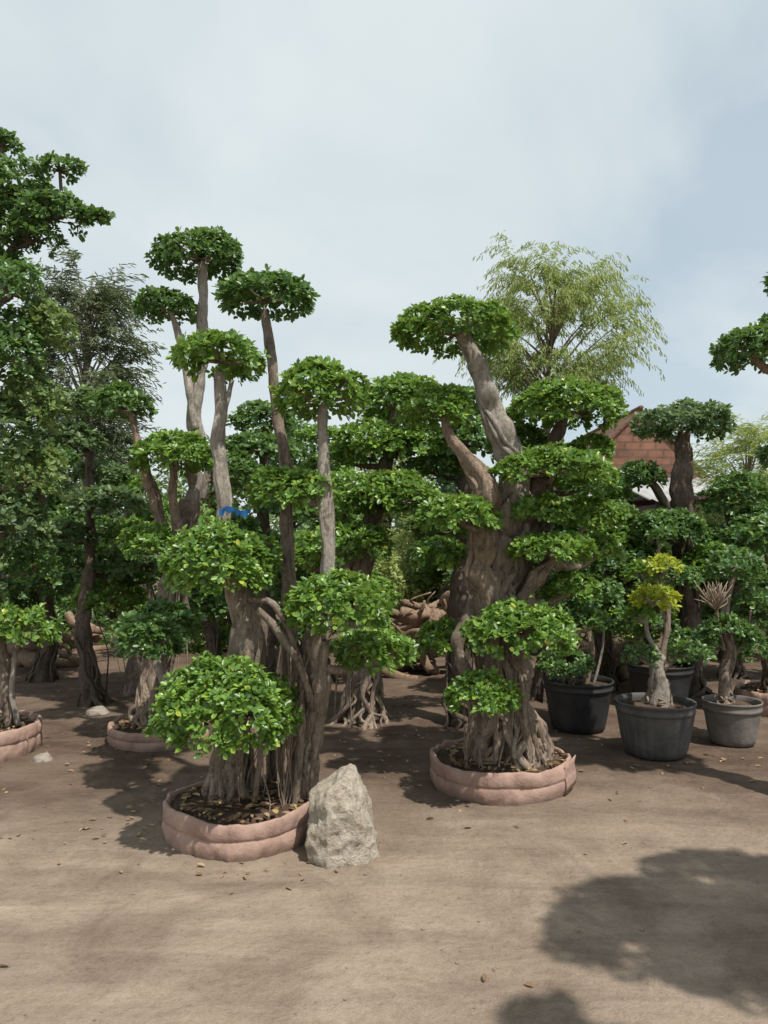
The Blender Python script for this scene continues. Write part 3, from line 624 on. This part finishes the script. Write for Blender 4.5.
par=potted('bonsai with round pads and a dry twig broom in the small cement coloured pot',732,6.0,.222,.34,POTC,0,
 [(BARK,[(727,712,6.,.05),(724,680,6.,.042),(730,650,6.,.035),(724,620,6.,.028),(734,575,6.,.016)]),(RAW,[(724,650,5.95,.02),(718,625,5.92,.014),(716,600,5.9,.01)]),(BARK,[(730,660,6.,.018),(744,640,6.,.012),(752,610,6.,.008)])],
 [(736,564,60,36,6.05),(728,628,60,28,5.9),(754,600,40,26,6.),(704,638,30,20,5.95),(750,640,36,22,6.)],roots=((0,.36,.6,8,.03,(.008,.014)),))
TWIG=simple('dry_twig',(.25,.19,.14),(.38,.31,.24),9,.9,.1)
mb=MB(); rg=np.random.default_rng(3); b0=at(716,610,5.85)-np.array(par.location)
for k in range(60):
    e=at(714+rg.normal(0,9),586+rg.uniform(-6,14),5.82+rg.normal(0,.05))-np.array(par.location); tube(mb,[(*b0,.006),(*(b0*.45+e*.55+rg.normal(0,.014,3)),.005),(*e,.0025)],4,.05,.05,rg)
mb.build('dry_twigs',TWIG,par)
potted('bonsai in the half hidden black pot behind the fluted grey one',660,7.3,.31,.42,POTB,0,
 [(None,[(662,676,7.3,.05),(668,640,7.3,.04),(660,600,7.3,.03),(668,570,7.3,.02)])],
 [(690,640,50,28,7.2),(640,618,44,26,7.2),(672,575,60,30,7.3),(650,590,40,24,7.3)])
tree('bonsai_tree','bonsai in a pink ring planter cut by the right frame edge','tree',((778-384)/F*7.1,7.1),
 [(None,[(776,None,7.1,.08),(770,660,7.1,.06),(778,600,7.1,.05),(766,545,7.1,.03)])],
 [(768,535,80,44,7.),(790,590,70,36,7.),(752,650,50,26,7.),(800,500,60,36,7.1)],LEAF_D,BARK,.06,planter=(.36,.22),roots=((0,.3,.7,8,.06,(.008,.018)),),rootz=.15)

# ================================================================== ROCK
def rock(label,px,d,w,h,seed,name='rock',mat=ROCK):
    """chipped block: planes cut a tapering body, then weathering noise"""
    import bmesh
    bm=bmesh.new(); bmesh.ops.create_icosphere(bm,subdivisions=6,radius=1)
    pl=np.array([(-1,-.1,.10),(1,.0,.42),(.85,-.6,.30),(.1,-1,.22),(-.65,-.8,.12),(0,1,.2),(.55,-.1,.9),(-.3,.0,1),(.15,-.55,.9),(-.8,.6,.2),(.8,.6,.4),(.0,.0,-1),(.3,-.9,-.05),(-.55,-.35,.75),(.9,-.3,.75)],float)
    pl=norm(pl); hh=np.array([.74,.70,.72,.74,.78,.78,.54,.47,.56,.86,.84,.46,.80,.62,.60])
    for v in bm.verts:
        dr=np.array(v.co); dt=pl@dr; r=min([hh[i]/dt[i] for i in range(len(hh)) if dt[i]>.05])
        p=dr*r; q=np.array([p[0]*w/1.55, p[1]*w/1.75, (p[2]+.42)*h/.95])
        n=mn.noise(Vector(q)*7)*.014+mn.noise(Vector(q)*17)*.012+mn.noise(Vector(q)*44)*.006-abs(mn.noise(Vector(q)*10+Vector((3,1,2))))*.03-max(0,mn.noise(Vector(q)*15+Vector((7,2,5))))*.02
        v.co=Vector(q+dr*n*min(1,h/.4))
    me=bpy.data.meshes.new(name); bm.to_mesh(me); bm.free(); me.polygons.foreach_set('use_smooth',[True]*len(me.polygons))
    o=link(name,me,mat); o.location=((px-384)/F*d,d,0); return tag(o,label,'rock')
rock('pale upright limestone rock leaning by the front left planter',340,3.86,.335,.43,12)
rock('small grey stone on the ground by the left edge planter',42,5.5,.12,.05,5,'stone',STONE)
rock('small pale stone at the foot of the lone left trunk',96,7.0,.18,.06,6,'stone',STONE)
# blue strip hung in the tree
mb=MB(); V=[]
for i in range(13):
    u=i/12; p=at(219+31*u,510-3*math.sin(u*6)-3*u,4.02)
    for j in (0,1): V.append(p+np.array([0,.02*math.sin(i*1.3)+.012*j,-.03*j*(1+.4*math.sin(i*2.1))]))
mb.add(V,[(2*i,2*i+1,2*i+3,2*i+2) for i in range(12)])
tag(mb.build('plastic_strip',BLUE),'bright blue plastic strip caught on the front left tree','plastic strip')

# ================================================================== LOGS
def log(px,z,d,ln,r,yaw,pitch,label,group,seed):
    rng=np.random.default_rng(seed); c=np.array([(px-384)/F*d,d,z])
    v=np.array([math.cos(yaw)*math.cos(pitch),math.sin(yaw)*math.cos(pitch),math.sin(pitch)])
    mb=MB(); pts=[]
    for i in range(5):
        u=i/4-.5; q=v*ln*u+rng.normal(0,.025,3); pts.append((*q,r*(1.1-.3*(u+.5))*rng.uniform(.85,1.15)))
    tube(mb,pts,10,.06,.14,rng)
    a=pts[2]; tube(mb,[(a[0],a[1],a[2],r*.5),(a[0]+rng.normal(0,.08),a[1]-.08,a[2]+.1,r*.35),(a[0]+rng.normal(0,.14),a[1]-.1,a[2]+.2,r*.2)],6,.06,.1,rng)
    o=mb.build('log',LOGM); o.location=c; tag(o,label,'log',group)
G=[('pale brown log in the heap between the two front trees','logs heaped behind the centre gap',424,9.2,95,30,12),
   ('rough log in the stack at far left behind the trees','logs stacked at far left',40,9.8,130,16,11),
   ('weathered log lying behind the pot row at right','logs lying behind the pots',612,8.8,70,12,8)]
for gi,(lb,gr,px,d,w,n,sd_) in enumerate(G):
    rg=np.random.default_rng(sd_+40)
    for k in range(n):
        lev=k//6; r=rg.uniform(.035,.085)
        log(px+rg.uniform(-.5,.5)*w*(1-.16*lev),.07+.16*lev+.03*((k*7)%3),d+rg.normal(0,.3)*(1-.12*lev),rg.uniform(.4,1.0),r,rg.uniform(0,3.14),rg.normal(0,.3),lb,gr,gi*50+k)

# ================================================================== HOUSE AND SHED
def house():
    d=19; cx=(640-384)/F*d; hw=1.6; ze=3.3; zp=4.9; ln=8
    r=thing('brick_house','red brown brick gable house with tiled roof behind the umbrella top tree','house',(cx,d,0))
    m=MB(); V=[(-hw,-.02,-.05),(hw,-.02,-.05),(hw,-.02,ze),(0,-.02,zp-.08),(-hw,-.02,ze)]; V2=[(x,ln,z) for x,y,z in V]
    m.add(V+V2,[(0,1,2,3,4),(9,8,7,6,5),(1,6,7,2),(0,4,9,5)]); m.build('wall',BRICK,r,False)
    for s in (-1,1):
        m=MB(); ox=(hw+.2)*s; sl=(zp-ze)/hw; zo=ze-.2*sl
        P=[(0,-.08,zp),(ox,-.08,zo),(ox,ln+.2,zo),(0,ln+.2,zp)]; V=P+[(x,y,z-.07) for x,y,z in P]
        m.add(V,[(0,1,2,3),(7,6,5,4),(0,4,5,1),(1,5,6,2),(2,6,7,3),(3,7,4,0)]); m.build('roof',TILE,r,False)
    m=MB(); tube(m,[(0,-.1,zp+.0,.06),(0,ln/2,zp,.06),(0,ln+.2,zp,.06)],8,.3,.05,np.random.default_rng(2)); m.build('ridge',TILE,r)
    m=MB(); m.add([(-hw,-.03,2.95),(hw,-.03,2.95),(hw+.3,-1.3,2.55),(-hw-.3,-1.3,2.55)],[(0,3,2,1)]); aw=m.build('awning',SHEET,r,False); s=aw.modifiers.new('t','SOLIDIFY'); s.thickness=.04
    for x in (-.8,.7):
        m=MB(); 
        for a in ((-.5,.5,1.0,1.06),(-.5,.5,2.14,2.2),(-.5,-.44,1.06,2.14),(.44,.5,1.06,2.14),(-.03,.03,1.06,2.14)): m.box(x+a[0],x+a[1],-.08,-.022,a[2],a[3])
        f=m.build('window',TIMBER,r,False); m=MB(); m.box(x-.44,x+.44,-.05,-.025,1.06,2.14); m.build('pane',GLASS,f,False)
house()
def shed():
    d=16; cx=(732-384)/F*d
    r=thing('shed','low timber shed with grey sheet roof at right behind the trees','shed',(cx,d,0))
    m=MB()
    for i in range(16):
        x=-1.6+i*.2; m.box(x,x+.188,-.0,.04,-.02,2.4)
    m.box(-1.6,1.6,.045,2.2,-.02,2.35); m.build('wall',TIMBER,r,False)
    V=[];n=64
    for i in range(n+1):
        x=-1.9+3.8*i/n; z=.03*math.sin(i*math.pi/2*1.0)
        V+=[(x,-.45,2.42+z),(x,2.5,3.1+z)]
    m=MB(); m.add(V,[(2*i,2*i+2,2*i+3,2*i+1) for i in range(n)]); o=m.build('roof',SHEET,r); s=o.modifiers.new('t','SOLIDIFY'); s.thickness=.015
    m=MB(); m.box(-.4,.4,-.04,-.003,0,1.9); dd=m.build('door',TIMBER,r,False); m=MB(); m.box(.28,.32,-.07,-.041,.9,1.05); m.build('handle',SHEET,dd,False)
shed()

# ================================================================== GROUND LITTER
rng=np.random.default_rng(77); pts=[]
def scat(cx,cy,sx,sy,n):
    for k in range(n):
        x=cx+rng.normal(0,sx); y=cy+rng.normal(0,sy)
        if y<2: continue
        if (x-Ax)**2+(y-Ad)**2<.45**2 or (x-Dx)**2+(y-Dd)**2<.5**2: continue
        pts.append((x,y,gh(x,y)+.008))
scat(-1.45,4.2,.28,.14,34); scat(-.75,3.65,.4,.08,16); scat(.6,4.6,.6,.25,24); scat(-1.5,5.6,1.3,.5,110); scat(1.8,5.6,.9,.4,60); scat(0,7.2,3,1.1,300); scat(-.4,3.4,.9,.4,8)
tag(litter('fallen_leaves',pts,.045,LEAF_X,None,5),'dry fallen leaves scattered over the dirt around the trees','leaves',kind='stuff')
# pebbles and clods
mb=MB(); oc=[(1,0,0),(-1,0,0),(0,1,0),(0,-1,0),(0,0,1),(0,0,-1)]; of=[(0,2,4),(2,1,4),(1,3,4),(3,0,4),(2,0,5),(1,2,5),(3,1,5),(0,3,5)]
for k in range(600):
    y=2.3+5.5*rng.random(); x=rng.uniform(-.62,.62)*y; s=rng.uniform(.002,.007)*(1.6 if rng.random()<.05 else 1); z=gh(x,y)
    if (x-Ax)**2+(y-Ad)**2<.45**2 or (x-Dx)**2+(y-Dd)**2<.5**2: continue
    mb.add([(x+a*s*rng.uniform(.7,1.3),y+b*s*rng.uniform(.7,1.3),z+s*.3+c*s*.6) for a,b,c in oc],of)
PEB=simple('dirt_clod',(.18,.135,.10),(.32,.25,.195),20,.95,.1)
tag(mb.build('pebbles',PEB),'small pebbles and dirt clods on the bare ground','pebbles',kind='stuff')
